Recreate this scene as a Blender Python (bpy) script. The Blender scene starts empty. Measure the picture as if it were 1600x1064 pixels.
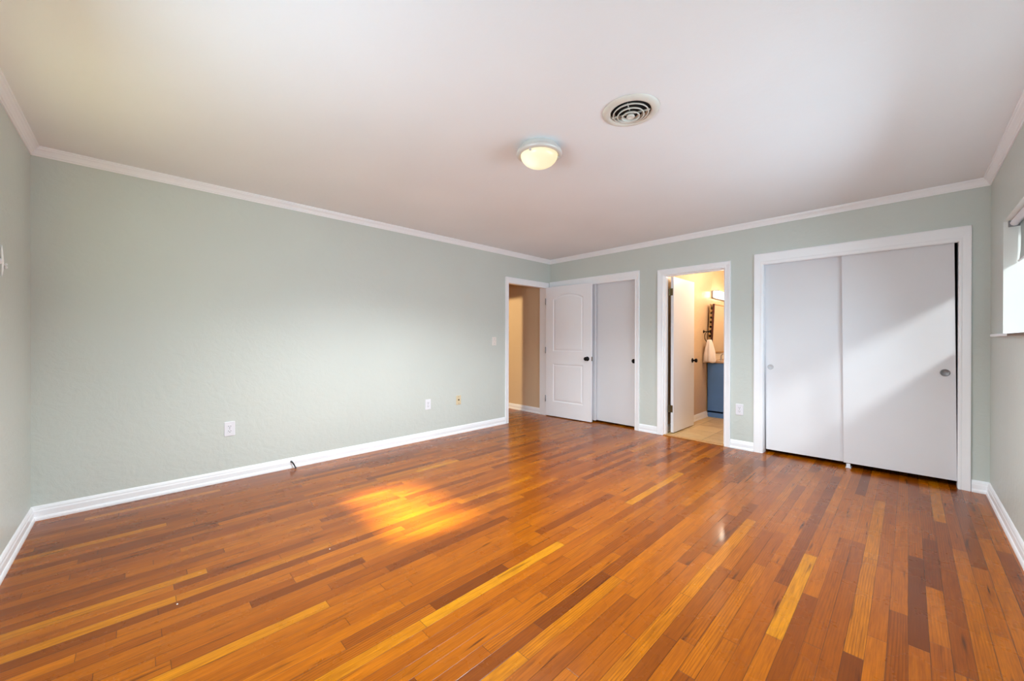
import bpy, bmesh, math
from mathutils import Vector, Matrix

# ------------------------------------------------------------------ camera, light, exposure
SC = bpy.context.scene
COL = SC.collection
H, L, W = 2.42, 5.159, 4.38          # ceiling height, length of left wall, width of back wall

cam_data = bpy.data.cameras.new('camera')
cam = bpy.data.objects.new('camera', cam_data)
COL.objects.link(cam)
SC.camera = cam
YAW, PITCH, ROLL = -0.7988, -0.0025, 0.0017
fw = Vector((math.sin(YAW) * math.cos(PITCH), math.cos(YAW) * math.cos(PITCH), math.sin(PITCH)))
rt = fw.cross(Vector((0, 0, 1))).normalized()
up = rt.cross(fw)
r2 = rt * math.cos(ROLL) + up * math.sin(ROLL)
u2 = up * math.cos(ROLL) - rt * math.sin(ROLL)
cam.matrix_world = Matrix(((r2.x, u2.x, -fw.x, 3.9449), (r2.y, u2.y, -fw.y, -4.6728), (r2.z, u2.z, -fw.z, 1.1773), (0, 0, 0, 1)))
cam_data.sensor_width = 36.0
cam_data.lens = 603.566 / 1600 * 36.0
cam_data.clip_start = 0.02

SC.view_settings.view_transform = 'Standard'
SC.view_settings.look = 'None'
SC.view_settings.gamma = 1.0
SC.view_settings.use_curve_mapping = False
SC.view_settings.exposure = 0.57
SC.cycles.use_denoising = True
SC.cycles.max_bounces = 10
SC.cycles.diffuse_bounces = 6
SC.cycles.glossy_bounces = 5
SC.cycles.transmission_bounces = 8
SC.cycles.transparent_max_bounces = 12
SC.cycles.sample_clamp_indirect = 4.0
SC.cycles.caustics_reflective = False
SC.cycles.caustics_refractive = False

world = bpy.data.worlds.new('sky')
SC.world = world
world.use_nodes = True
bg = world.node_tree.nodes['Background']
bg.inputs['Color'].default_value = (0.80, 0.90, 1.0, 1)
bg.inputs['Strength'].default_value = 1.0
world.cycles.sampling_method = 'NONE'


def lamp(name, kind, loc, direction, energy, color, **kw):
    d = bpy.data.lights.new(name, kind)
    d.energy = energy
    d.color = color
    for k, v in kw.items():
        setattr(d, k, v)
    o = bpy.data.objects.new(name, d)
    COL.objects.link(o)
    o.location = loc
    if direction is not None:
        o.rotation_euler = Vector(direction).to_track_quat('-Z', 'Y').to_euler()
    return o


# spot standing in for the sun, entering below the shade of the added first rear window
SUN = Vector((0.12, 1.0, -0.736))
lamp('sun', 'SPOT', Vector((1.24, -L, 1.37)) - SUN * 9.0, SUN, 80000, (1.0, 0.95, 0.55), spot_size=math.radians(12), spot_blend=0.2, shadow_soft_size=0.55)
# sky light falling in through the side window below its shade
DAY = (0.63, 0.84, 1.0)
lamp('side_sky', 'AREA', (W + 0.118, -1.95, 1.465), (-1, -0.14, -0.30), 26, DAY, shape='RECTANGLE', size=2.2, size_y=0.40, spread=math.radians(155))
# added fill lamp in front of that shade, for the ceiling and upper back wall
lamp('side_fill', 'AREA', (W + 0.050, -1.95, 1.82), (-1, 0.1, 0.0), 2, DAY, shape='RECTANGLE', size=2.3, size_y=0.2)
# added fill lamp on the room side of the second rear shade
lamp('rear_fill', 'AREA', (2.60, -L + 0.03, 1.40), (0, 1, -0.30), 29, DAY, shape='RECTANGLE', size=1.3, size_y=0.5)
# added spot outside the side window, throws the bright streak onto the closet doors
GL = Vector((-0.36, 1.0, -0.31))
lamp('streak_spot', 'SPOT', Vector((4.40, -1.35, 1.45)) - GL * 4.0, GL, 400, (0.90, 0.96, 1.0), spot_size=math.radians(28), spot_blend=0.5, shadow_soft_size=0.14)


# ------------------------------------------------------------------ materials
def srgb(r, g, b):
    f = lambda c: (c / 255) / 12.92 if c / 255 <= 0.04045 else ((c / 255 + 0.055) / 1.055) ** 2.4
    return (f(r), f(g), f(b), 1)


class NT:
    def __init__(self, name):
        self.m = bpy.data.materials.new(name)
        self.m.use_nodes = True
        self.t = self.m.node_tree
        self.b = self.t.nodes['Principled BSDF']
        self.out = self.t.nodes['Material Output']

    def n(self, kind, **kw):
        x = self.t.nodes.new(kind)
        for k, v in kw.items():
            setattr(x, k, v)
        return x

    def set(self, sock, v):
        if hasattr(v, 'is_output') or isinstance(v, bpy.types.NodeSocket):
            self.t.links.new(v, sock)
        else:
            sock.default_value = v

    def math(self, op, a, b=None, c=None, clamp=False):
        x = self.n('ShaderNodeMath', operation=op, use_clamp=clamp)
        self.set(x.inputs[0], a)
        if b is not None:
            self.set(x.inputs[1], b)
        if c is not None:
            self.set(x.inputs[2], c)
        return x.outputs[0]

    def mix(self, f, a, b, blend='MIX'):
        x = self.n('ShaderNodeMix', data_type='RGBA', blend_type=blend)
        self.set(x.inputs[0], f)
        self.set(x.inputs[6], a)
        self.set(x.inputs[7], b)
        return x.outputs[2]

    def noise(self, vec, scale, detail=4, rough=0.5, dist=0.0):
        x = self.n('ShaderNodeTexNoise')
        if vec is not None:
            self.t.links.new(vec, x.inputs['Vector'])
        x.inputs['Scale'].default_value = scale
        x.inputs['Detail'].default_value = detail
        x.inputs['Roughness'].default_value = rough
        x.inputs['Distortion'].default_value = dist
        return x.outputs['Fac']

    def ramp(self, f, stops):
        x = self.n('ShaderNodeValToRGB')
        e = x.color_ramp.elements
        while len(e) < len(stops):
            e.new(0.5)
        for k, (p, c) in enumerate(stops):
            e[k].position = p
            e[k].color = c
        self.set(x.inputs[0], f)
        return x.outputs[0]

    def bump(self, height, strength, dist):
        x = self.n('ShaderNodeBump')
        x.inputs['Strength'].default_value = strength
        x.inputs['Distance'].default_value = dist
        self.set(x.inputs['Height'], height)
        self.t.links.new(x.outputs[0], self.b.inputs['Normal'])

    def coord(self):
        return self.n('ShaderNodeTexCoord').outputs['Object']


def plain(name, col, rough=0.5, metal=0.0, var=0.03, vscale=6.0, spec=0.5, bump=0.0, bscale=60, bdist=0.002):
    """painted / plastic / metal surface with a faint procedural variation"""
    k = NT(name)
    co = k.coord()
    nz = k.noise(co, vscale, 3)
    dark = tuple(c * (1 - var) for c in col[:3]) + (1,)
    lite = tuple(min(1, c * (1 + var)) for c in col[:3]) + (1,)
    k.set(k.b.inputs['Base Color'], k.ramp(nz, [(0.3, dark), (0.7, lite)]))
    k.b.inputs['Roughness'].default_value = rough
    k.b.inputs['Metallic'].default_value = metal
    k.b.inputs['Specular IOR Level'].default_value = spec
    if bump:
        k.bump(k.noise(co, bscale, 4), bump, bdist)
    return k.m


def plaster(name, col, rough, strength, spec=0.5):
    """hand-trowelled painted plaster"""
    k = NT(name)
    co = k.coord()
    a = k.noise(co, 9, 5, 0.6, 1.2)
    b = k.noise(co, 42, 4, 0.6, 0.6)
    v = k.n('ShaderNodeTexVoronoi', feature='SMOOTH_F1')
    k.t.links.new(co, v.inputs['Vector'])
    v.inputs['Scale'].default_value = 24
    hgt = k.math('ADD', k.math('MULTIPLY', a, 1.6), k.math('ADD', k.math('MULTIPLY', b, 0.5), k.math('MULTIPLY', v.outputs['Distance'], 0.5)))
    big = k.noise(co, 0.9, 2)
    dark = tuple(c * 0.975 for c in col[:3]) + (1,)
    lite = tuple(min(1, c * 1.02) for c in col[:3]) + (1,)
    k.set(k.b.inputs['Base Color'], k.ramp(big, [(0.35, dark), (0.65, lite)]))
    k.b.inputs['Roughness'].default_value = rough
    k.b.inputs['Specular IOR Level'].default_value = spec
    k.bump(hgt, strength, 0.012)
    return k.m


def wood_floor(name):
    k = NT(name)
    co = k.coord()
    s = k.n('ShaderNodeSeparateXYZ')
    k.t.links.new(co, s.inputs[0])
    x, y = s.outputs[0], s.outputs[1]
    wd = 0.0572
    u = k.math('DIVIDE', x, wd)
    row = k.math('FLOOR', u)
    fu = k.math('FRACT', u)
    wn = k.n('ShaderNodeTexWhiteNoise', noise_dimensions='1D')
    k.set(wn.inputs['W'], row)
    rrow = wn.outputs['Value']
    yy = k.math('ADD', k.math('MULTIPLY', y, k.math('ADD', 1.0, k.math('MULTIPLY', rrow, 0.7))), k.math('MULTIPLY', rrow, 517.3))
    vo = k.n('ShaderNodeTexVoronoi', voronoi_dimensions='1D', feature='F1')
    k.set(vo.inputs['W'], yy)
    vo.inputs['Scale'].default_value = 1.0
    ve = k.n('ShaderNodeTexVoronoi', voronoi_dimensions='1D', feature='DISTANCE_TO_EDGE')
    k.set(ve.inputs['W'], yy)
    ve.inputs['Scale'].default_value = 1.0
    cs = k.n('ShaderNodeSeparateColor')
    k.t.links.new(vo.outputs['Color'], cs.inputs[0])
    r1, r2_, r3 = cs.outputs[0], cs.outputs[1], cs.outputs[2]
    # grain coordinates: stretched along the board, moved for every board
    off = k.math('MULTIPLY', r1, 37.0)
    xo = k.math('ADD', x, off)

    def vec(ky, z):
        c = k.n('ShaderNodeCombineXYZ')
        k.set(c.inputs[0], xo)
        k.set(c.inputs[1], k.math('MULTIPLY', y, ky))
        k.set(c.inputs[2], z)
        return c.outputs[0]
    g_long = vec(0.030, k.math('MULTIPLY', r2_, 21.0))
    g_mid = vec(0.075, k.math('MULTIPLY', r3, 9.0))
    fine = k.noise(g_long, 300, 4, 0.65, 0.2)
    med = k.noise(g_mid, 62, 4, 0.6, 0.4)
    wv = k.n('ShaderNodeTexWave', wave_type='BANDS', bands_direction='X', wave_profile='SIN')
    k.t.links.new(g_mid, wv.inputs['Vector'])
    wv.inputs['Scale'].default_value = 30
    wv.inputs['Distortion'].default_value = 9
    wv.inputs['Detail'].default_value = 2
    wv.inputs['Detail Scale'].default_value = 0.5
    cath = wv.outputs['Fac']
    base = k.ramp(r2_, [(0.0, srgb(108, 50, 1)), (0.10, srgb(133, 64, 0)), (0.35, srgb(160, 81, 0)), (0.65, srgb(174, 92, 0)),
                        (0.88, srgb(185, 101, 0)), (0.94, srgb(193, 112, 1)), (1.0, srgb(205, 133, 10))])
    c1 = k.mix(k.math('MULTIPLY', k.ramp(fine, [(0.36, (1, 1, 1, 1)), (0.60, (0, 0, 0, 1))]), 0.38), base, srgb(88, 38, 3))
    c1 = k.mix(k.math('MULTIPLY', k.ramp(med, [(0.34, (1, 1, 1, 1)), (0.58, (0, 0, 0, 1))]), 0.30), c1, srgb(104, 44, 2))
    c2 = k.mix(k.math('MULTIPLY', k.math('POWER', cath, 2.5), k.math('MULTIPLY', k.math('POWER', r3, 1.5), 0.5)), c1, srgb(84, 34, 3))
    kn = k.noise(vec(0.06, k.math('MULTIPLY', r1, 5.0)), 48, 2, 0.5, 0.3)
    c3 = k.mix(k.math('MULTIPLY', k.ramp(kn, [(0.64, (0, 0, 0, 1)), (0.76, (1, 1, 1, 1))]), 0.8), c2, srgb(58, 22, 4))
    edge = k.math('MULTIPLY', k.math('MINIMUM', fu, k.math('SUBTRACT', 1.0, fu)), wd)
    gw = k.math('MULTIPLY', k.math('ADD', 0.50, rrow), 0.0017)
    g1 = k.math('SUBTRACT', 1.0, k.math('DIVIDE', edge, gw), clamp=True)
    g2 = k.math('SUBTRACT', 1.0, k.math('DIVIDE', ve.outputs['Distance'], 0.0022), clamp=True)
    gap = k.math('MAXIMUM', g1, g2)
    k.set(k.b.inputs['Base Color'], k.mix(k.math('MULTIPLY', gap, 0.85), c3, srgb(34, 12, 4)))
    rn = k.noise(co, 3.5, 5, 0.6)
    k.set(k.b.inputs['Roughness'], k.math('ADD', 0.20, k.math('MULTIPLY', rn, 0.16)))
    k.b.inputs['Specular IOR Level'].default_value = 0.20
    k.b.inputs['Coat Weight'].default_value = 0.18
    k.b.inputs['Coat Roughness'].default_value = 0.10
    cup = k.math('POWER', k.math('ABSOLUTE', k.math('SUBTRACT', fu, 0.5)), 2.0)
    tilt = k.math('MULTIPLY', k.math('SUBTRACT', fu, 0.5), k.math('SUBTRACT', r1, 0.5))
    hgt = k.math('ADD', k.math('ADD', k.math('MULTIPLY', cup, 0.5), k.math('MULTIPLY', tilt, 0.45)),
                 k.math('SUBTRACT', k.math('MULTIPLY', k.noise(g_mid, 18, 3), 0.35), k.math('MULTIPLY', gap, 0.5)))
    k.bump(hgt, 0.35, 0.0022)
    return k.m


def stone_tile(name):
    k = NT(name)
    co = k.coord()
    br = k.n('ShaderNodeTexBrick')
    mp = k.n('ShaderNodeMapping')
    k.t.links.new(co, mp.inputs[0])
    mp.inputs['Rotation'].default_value = (0, 0, 0)
    mp.inputs['Location'].default_value = (0.05, 0.10, 0)
    k.t.links.new(mp.outputs[0], br.inputs['Vector'])
    br.offset = 0.0
    br.inputs['Scale'].default_value = 1.0
    br.inputs['Brick Width'].default_value = 0.33
    br.inputs['Row Height'].default_value = 0.33
    br.inputs['Mortar Size'].default_value = 0.005
    br.inputs['Color1'].default_value = srgb(214, 180, 126)
    br.inputs['Color2'].default_value = srgb(190, 152, 98)
    br.inputs['Mortar'].default_value = srgb(140, 112, 78)
    st = k.noise(co, 6, 5, 0.65, 1.0)
    k.set(k.b.inputs['Base Color'], k.mix(k.math('MULTIPLY', k.ramp(st, [(0.35, (0, 0, 0, 1)), (0.7, (1, 1, 1, 1))]), 0.5), br.outputs['Color'], srgb(226, 200, 154)))
    k.b.inputs['Roughness'].default_value = 0.35
    k.bump(br.outputs['Fac'], 0.4, -0.004)
    return k.m


def emission(name, col, strength, inner=None):
    k = NT(name)
    k.b.inputs['Base Color'].default_value = col
    k.b.inputs['Roughness'].default_value = 0.25
    lw = k.noise(k.coord(), 5.0, 1)
    k.set(k.b.inputs['Emission Color'], k.ramp(lw, [(0.3, col), (0.7, inner or col)]))
    k.b.inputs['Emission Strength'].default_value = strength
    return k.m


def bowl_glass(name):
    """frosted lamp glass, hottest next to the bulb inside"""
    k = NT(name)
    d = k.n('ShaderNodeVectorMath', operation='DISTANCE')
    k.t.links.new(k.coord(), d.inputs[0])
    d.inputs[1].default_value = (-0.02, -0.055, -0.085)
    f = k.math('DIVIDE', d.outputs['Value'], 0.15, clamp=True)
    k.set(k.b.inputs['Emission Color'], k.ramp(f, [(0.1, (1.0, 0.97, 0.86, 1)), (0.5, (0.92, 0.80, 0.50, 1)), (1.0, (0.84, 0.68, 0.36, 1))]))
    k.b.inputs['Emission Strength'].default_value = 0.62
    k.b.inputs['Base Color'].default_value = (0.30, 0.29, 0.26, 1)
    k.b.inputs['Roughness'].default_value = 0.3
    return k.m


def shade_cloth(name):
    k = NT(name)
    co = k.coord()
    wv = k.noise(co, 220, 2)
    dif = k.n('ShaderNodeBsdfDiffuse')
    k.set(dif.inputs[0], k.ramp(wv, [(0.3, (0.72, 0.72, 0.70, 1)), (0.7, (0.80, 0.80, 0.78, 1))]))
    tr = k.n('ShaderNodeBsdfTranslucent')
    tr.inputs[0].default_value = (0.78, 0.78, 0.76, 1)
    mx = k.n('ShaderNodeMixShader')
    mx.inputs[0].default_value = 0.45
    k.t.links.new(dif.outputs[0], mx.inputs[1])
    k.t.links.new(tr.outputs[0], mx.inputs[2])
    k.t.links.new(mx.outputs[0], k.out.inputs[0])
    return k.m


def pane_glass(name, tint):
    k = NT(name)
    tr = k.n('ShaderNodeBsdfTransparent')
    tr.inputs[0].default_value = tint
    gl = k.n('ShaderNodeBsdfGlossy')
    gl.inputs['Roughness'].default_value = 0.02
    mx = k.n('ShaderNodeMixShader')
    mx.inputs[0].default_value = 0.05
    k.t.links.new(tr.outputs[0], mx.inputs[1])
    k.t.links.new(gl.outputs[0], mx.inputs[2])
    k.t.links.new(mx.outputs[0], k.out.inputs[0])
    return k.m


M = {}
M['sage'] = plaster('sage_green_wall_paint', srgb(206, 212, 206), 0.42, 0.16, 0.4)
M['ceil'] = plaster('white_ceiling_paint', srgb(239, 241, 244), 0.55, 0.07, 0.3)
M['tan'] = plaster('glossy_tan_wall_paint', srgb(212, 184, 150), 0.22, 0.22, 0.5)
M['hall'] = plaster('tan_hall_paint', srgb(224, 197, 164), 0.5, 0.08, 0.4)
M['trim'] = plain('white_trim_paint', srgb(248, 249, 252), 0.32, var=0.015, bump=0.05, bscale=30)
M['door'] = plain('white_door_paint', srgb(226, 225, 228), 0.34, var=0.012, vscale=2.5, bump=0.06, bscale=14, bdist=0.003)
M['leaf'] = plain('bright_white_door_paint', srgb(246, 246, 250), 0.34, var=0.012, vscale=2.5, bump=0.06, bscale=14, bdist=0.003)
M['reveal'] = plain('white_plaster_paint', srgb(232, 232, 226), 0.5, var=0.02, bump=0.1, bscale=14, bdist=0.004)
M['floor'] = wood_floor('varnished_oak_strip_floor')
M['tile'] = stone_tile('beige_stone_floor_tile')
M['bronze'] = plain('oil_rubbed_bronze', srgb(30, 25, 24), 0.3, 0.8, var=0.15)
M['brass'] = plain('aged_brass', srgb(112, 98, 70), 0.35, 0.9, var=0.2, vscale=40)
M['nickel'] = plain('brushed_nickel', srgb(168, 168, 168), 0.35, 0.85, var=0.1, vscale=50)
M['grey_metal'] = plain('dull_grey_metal', srgb(140, 140, 142), 0.45, 0.6, var=0.12, vscale=60)
M['white_plastic'] = plain('white_plastic', srgb(234, 234, 240), 0.35, var=0.01)
M['almond_plastic'] = plain('almond_plastic', srgb(232, 226, 220), 0.4, var=0.02)
M['ivory_plastic'] = plain('yellowed_ivory_plastic', srgb(220, 204, 170), 0.45, var=0.05, vscale=30)
M['slot'] = plain('dark_slot', srgb(60, 56, 60), 0.7)
M['black'] = plain('duct_shade_black', srgb(18, 17, 18), 0.9)  # stands for the darkness inside the vent duct
M['closet'] = plain('closet_painted_shade', srgb(60, 58, 58), 0.8)  # shade of the unlit closets put into the wall colour
M['vent'] = plain('off_white_enamel', srgb(222, 218, 208), 0.35, var=0.03, vscale=12)
M['rim'] = plain('painted_lamp_rim', srgb(214, 210, 204), 0.3, 0.1, var=0.02)
M['rim_pull'] = plain('pale_grey_pull', srgb(196, 196, 198), 0.4, var=0.04, vscale=40)
M['bowl'] = bowl_glass('lit_frosted_glass')
M['vlight'] = emission('lit_vanity_glass', (1.0, 0.86, 0.62, 1), 5.0, (1.0, 0.93, 0.78, 1))
M['blue'] = plain('blue_cabinet_paint', srgb(84, 126, 182), 0.35, var=0.05, vscale=8)
M['counter'] = plain('speckled_tan_counter', srgb(190, 160, 132), 0.25, var=0.2, vscale=90)
M['porcelain'] = plain('white_porcelain', srgb(238, 236, 232), 0.15, var=0.01)
M['mirror'] = plain('mirror_silver', (0.9, 0.9, 0.88, 1), 0.02, 1.0, var=0.0)
M['dark_wood'] = plain('dark_red_wood', srgb(74, 30, 22), 0.35, var=0.25, vscale=25)
M['gold_wood'] = plain('tan_gilded_wood', srgb(168, 132, 84), 0.35, var=0.2, vscale=30)
M['towel'] = plain('white_terry', srgb(236, 224, 216), 0.95, var=0.03, bump=0.5, bscale=180, bdist=0.004)
M['shade'] = shade_cloth('white_roller_cloth')
M['glass1'] = pane_glass('screened_window_glass', (0.93, 0.95, 0.94, 1))
M['glass2'] = pane_glass('clear_window_glass', (0.93, 0.95, 0.94, 1))
M['lawn'] = plain('pale_concrete_patio', srgb(178, 174, 164), 0.9, var=0.1, vscale=3)
M['oak'] = plain('oak_threshold', srgb(196, 146, 88), 0.35, var=0.15, vscale=30)
M['bare'] = plain('bare_brown_wood', srgb(112, 88, 66), 0.6, var=0.15, vscale=40)
M['rubber'] = plain('white_rubber', srgb(206, 206, 204), 0.6)


# ------------------------------------------------------------------ mesh helpers
def link(name, bm, mat, parent=None, smooth=False, bevel=0.0, seg=2):
    bmesh.ops.recalc_face_normals(bm, faces=bm.faces[:])
    me = bpy.data.meshes.new(name)
    bm.to_mesh(me)
    bm.free()
    for m in (mat if isinstance(mat, list) else [mat]):
        me.materials.append(m)
    o = bpy.data.objects.new(name, me)
    COL.objects.link(o)
    if parent:
        o.parent = parent
    if smooth:
        for p in me.polygons:
            p.use_smooth = True
    if bevel:
        b = o.modifiers.new('edge', 'BEVEL')
        b.width = bevel
        b.segments = seg
        b.limit_method = 'ANGLE'
        b.angle_limit = math.radians(40)
        if smooth is False:
            for p in me.polygons:
                p.use_smooth = True
            try:
                me.set_sharp_from_angle(angle=math.radians(35))
            except Exception:
                pass
    return o


def tag(o, label, cat, group=None):
    o['label'] = label
    o['category'] = cat
    if group:
        o['group'] = group
    return o


def struct(name, bm, mat, label=None, cat=None, bevel=0.0):
    o = link(name, bm, mat, bevel=bevel)
    o['kind'] = 'structure'
    if label:
        o['label'] = label
        o['category'] = cat
    return o


def empty(name, loc, label, cat, rotz=0.0, group=None, structure=False):
    o = bpy.data.objects.new(name, None)
    o.empty_display_size = 0.1
    COL.objects.link(o)
    o.location = loc
    o.rotation_euler = (0, 0, rotz)
    tag(o, label, cat, group)
    if structure:
        o['kind'] = 'structure'
    return o


def box(bm, a, b):
    x0, y0, z0 = [min(p, q) for p, q in zip(a, b)]
    x1, y1, z1 = [max(p, q) for p, q in zip(a, b)]
    v = [bm.verts.new(p) for p in ((x0, y0, z0), (x1, y0, z0), (x1, y1, z0), (x0, y1, z0),
                                   (x0, y0, z1), (x1, y0, z1), (x1, y1, z1), (x0, y1, z1))]
    for f in ((0, 3, 2, 1), (4, 5, 6, 7), (0, 1, 5, 4), (1, 2, 6, 5), (2, 3, 7, 6), (3, 0, 4, 7)):
        bm.faces.new([v[i] for i in f])
    return bm


def bx(a, b):
    return box(bmesh.new(), a, b)


def lathe(prof, seg=48, origin=(0, 0, 0), axis='Z', bm=None, sy=1.0):
    """revolve (radius, height) pairs"""
    bm = bm or bmesh.new()
    rings = []
    ox, oy, oz = origin
    for r, h in prof:
        ring = []
        n = 1 if r < 1e-6 else seg
        for i in range(n):
            t = 2 * math.pi * i / seg
            p, q = r * math.cos(t), r * math.sin(t) * sy
            co = {'Z': (p, q, h), 'X': (h, p, q), 'Y': (p, h, q)}[axis]
            ring.append(bm.verts.new((co[0] + ox, co[1] + oy, co[2] + oz)))
        rings.append(ring)
    for a, b in zip(rings, rings[1:]):
        if len(a) == 1 and len(b) == 1:
            continue
        for i in range(seg):
            j = (i + 1) % seg
            if len(a) == 1:
                bm.faces.new((a[0], b[i], b[j]))
            elif len(b) == 1:
                bm.faces.new((a[i], a[j], b[0]))
            else:
                bm.faces.new((a[i], a[j], b[j], b[i]))
    return bm


def tube(pts, rad, seg=10, bm=None, closed=False):
    bm = bm or bmesh.new()
    pts = [Vector(p) for p in pts]
    n = len(pts)
    rings = []
    prev = None
    for i, p in enumerate(pts):
        if closed:
            t = (pts[(i + 1) % n] - pts[i - 1]).normalized()
        else:
            t = (pts[min(i + 1, n - 1)] - pts[max(i - 1, 0)]).normalized()
        ref = Vector((0, 0, 1)) if abs(t.z) < 0.9 else Vector((1, 0, 0))
        if prev is None:
            a = t.cross(ref).normalized()
        else:
            a = (prev - t * prev.dot(t)).normalized()
        prev = a
        b = t.cross(a)
        r = rad[i] if isinstance(rad, (list, tuple)) else rad
        rings.append([bm.verts.new(p + a * r * math.cos(2 * math.pi * k / seg) + b * r * math.sin(2 * math.pi * k / seg)) for k in range(seg)])
    m = n if closed else n - 1
    for i in range(m):
        A, B = rings[i], rings[(i + 1) % n]
        for k in range(seg):
            bm.faces.new((A[k], A[(k + 1) % seg], B[(k + 1) % seg], B[k]))
    if not closed:
        bm.faces.new(rings[0][::-1])
        bm.faces.new(rings[-1])
    return bm


def wall_bm(axis, front, thick, u0, u1, z0, z1, holes):
    """wall slab with rectangular holes; axis 'x' = plane x=front running along y, 'y' = plane y=front running along x.
    thick is signed: the back lies at front+thick"""
    us = sorted(set([u0, u1] + [h[0] for h in holes] + [h[1] for h in holes]))
    zs = sorted(set([z0, z1] + [h[2] for h in holes] + [h[3] for h in holes]))
    nu, nz = len(us) - 1, len(zs) - 1

    def solid(i, j):
        if i < 0 or j < 0 or i >= nu or j >= nz:
            return False
        cu, cz = (us[i] + us[i + 1]) / 2, (zs[j] + zs[j + 1]) / 2
        return not any(h[0] < cu < h[1] and h[2] < cz < h[3] for h in holes)
    bm = bmesh.new()
    cache = {}

    def v(u, z, d):
        k = (round(u, 5), round(z, 5), d)
        if k not in cache:
            w = front + (thick if d else 0)
            cache[k] = bm.verts.new((w, u, z) if axis == 'x' else (u, w, z))
        return cache[k]
    for i in range(nu):
        for j in range(nz):
            if not solid(i, j):
                continue
            a, b, c, d = us[i], us[i + 1], zs[j], zs[j + 1]
            for s in (0, 1):
                bm.faces.new((v(a, c, s), v(b, c, s), v(b, d, s), v(a, d, s)))
            for (ni, nj, p, q) in ((i - 1, j, (a, c), (a, d)), (i + 1, j, (b, c), (b, d)), (i, j - 1, (a, c), (b, c)), (i, j + 1, (a, d), (b, d))):
                if not solid(ni, nj):
                    bm.faces.new((v(*p, 0), v(*q, 0), v(*q, 1), v(*p, 1)))
    return bm


def sweep(bm, A, B, n, prof, mA=0.0, mB=0.0):
    """run a (projection, height) profile along the floor line A-B; n = direction into the room; mA / mB: 1 for a mitred inner corner"""
    A, B, n = Vector((A[0], A[1], 0)), Vector((B[0], B[1], 0)), Vector((n[0], n[1], 0))
    d = (B - A).normalized()
    ra = [bm.verts.new(A + d * (p * mA) + n * p + Vector((0, 0, z))) for p, z in prof]
    rb = [bm.verts.new(B - d * (p * mB) + n * p + Vector((0, 0, z))) for p, z in prof]
    k = len(prof)
    for i in range(k):
        j = (i + 1) % k
        bm.faces.new((ra[i], ra[j], rb[j], rb[i]))
    bm.faces.new(ra[::-1])
    bm.faces.new(rb)
    return bm


CAS = [(0.0, 0.0), (0.0, 0.010), (0.08, 0.013), (0.20, 0.014), (0.30, 0.012), (0.55, 0.015), (0.85, 0.018), (0.96, 0.018), (1.0, 0.014), (1.0, 0.0)]


def casing_bm(axis, front, sgn, u0, u1, zt, wl, wr, wt, prof=CAS):
    """mitred three-sided casing round an opening u0..u1, 0..zt; sgn = direction the room lies from the wall plane"""
    bm = bmesh.new()
    inner = [(u0, 0), (u0, zt), (u1, zt), (u1, 0)]
    outer = [(u0 - wl, 0), (u0 - wl, zt + wt), (u1 + wr, zt + wt), (u1 + wr, 0)]
    rings = []
    for (a, b) in zip(inner, outer):
        ring = []
        for s, d in prof:
            u = a[0] + (b[0] - a[0]) * s
            z = a[1] + (b[1] - a[1]) * s
            w = front + sgn * d
            ring.append(bm.verts.new((w, u, z) if axis == 'x' else (u, w, z)))
        rings.append(ring)
    k = len(prof)
    for A, B in zip(rings, rings[1:]):
        for i in range(k):
            j = (i + 1) % k
            bm.faces.new((A[i], A[j], B[j], B[i]))
    bm.faces.new(rings[0][::-1])
    bm.faces.new(rings[-1])
    return bm


def jamb_bm(axis, f0, f1, u0, u1, zt, t=0.02, zb=0.0):
    """three-sided jamb lining between wall faces f0 and f1, inner clear opening u0..u1"""
    bm = bmesh.new()
    for (a, b, c, d) in ((u0 - t, u0, zb, zt + t), (u1, u1 + t, zb, zt + t), (u0, u1, zt, zt + t)):
        if axis == 'x':
            box(bm, (f0, a, c), (f1, b, d))
        else:
            box(bm, (a, f0, c), (b, f1, d))
    return bm


# ------------------------------------------------------------------ room shell
T = 0.12
# clear openings
EY0, EY1, EZ = -0.905, -0.105, 1.985            # entry door (left wall)
BX0, BX1, BZ = 1.832, 2.517, 1.972              # bathroom door (back wall)
CX0, CX1, CZ = 2.890, 4.218, 1.975              # wide closet
SX0, SX1, SZ = 0.062, 1.450, 1.985              # small closet in the corner
WY0, WY1, WZ0, WZ1 = -3.10, -0.55, 1.222, 1.963  # side window
NX0, NX1, NZ0, NZ1 = 0.86, 1.62, 1.222, 1.963      # added rear window, unseen
QX0, QX1 = 1.95, 3.25      # second added rear window, same height

fl = bmesh.new()
box(fl, (-2.6, -L - 0.2, -0.06), (W + 0.25, 0.05, 0.0))
struct('floor', fl, M['floor'], 'glossy orange oak strip floor running through the empty bedroom and into the hall', 'floor')
struct('ceiling', bx((-0.12, -L - 0.2, H), (W + 0.25, 0.12, H + 0.08)), M['ceil'], 'white textured plaster ceiling over the bedroom', 'ceiling')
j = 0.02
struct('wall_left', wall_bm('x', 0.0, -T, -L - 0.15, 0.0, 0.0, H, [(EY0 - j, EY1 + j, 0.0, EZ + j)]), M['sage'],
       'long sage green wall at left with the entry door opening', 'wall')
struct('wall_back', wall_bm('y', 0.0, T, -T, W + 0.2, 0.0, H, [(SX0 - j, SX1 + j, 0.0, SZ + j), (BX0 - j, BX1 + j, 0.0, BZ + j), (CX0 - j, CX1 + j, 0.0, CZ + j)]), M['sage'],
       'sage green wall at right holding both closets and the bathroom door', 'wall')
struct('wall_right', wall_bm('x', W, 0.2, -L - 0.15, 0.0, 0.0, H, [(WY0, WY1, WZ0, WZ1)]), M['sage'],
       'sage green window wall at the right edge of the photo', 'wall')
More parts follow.
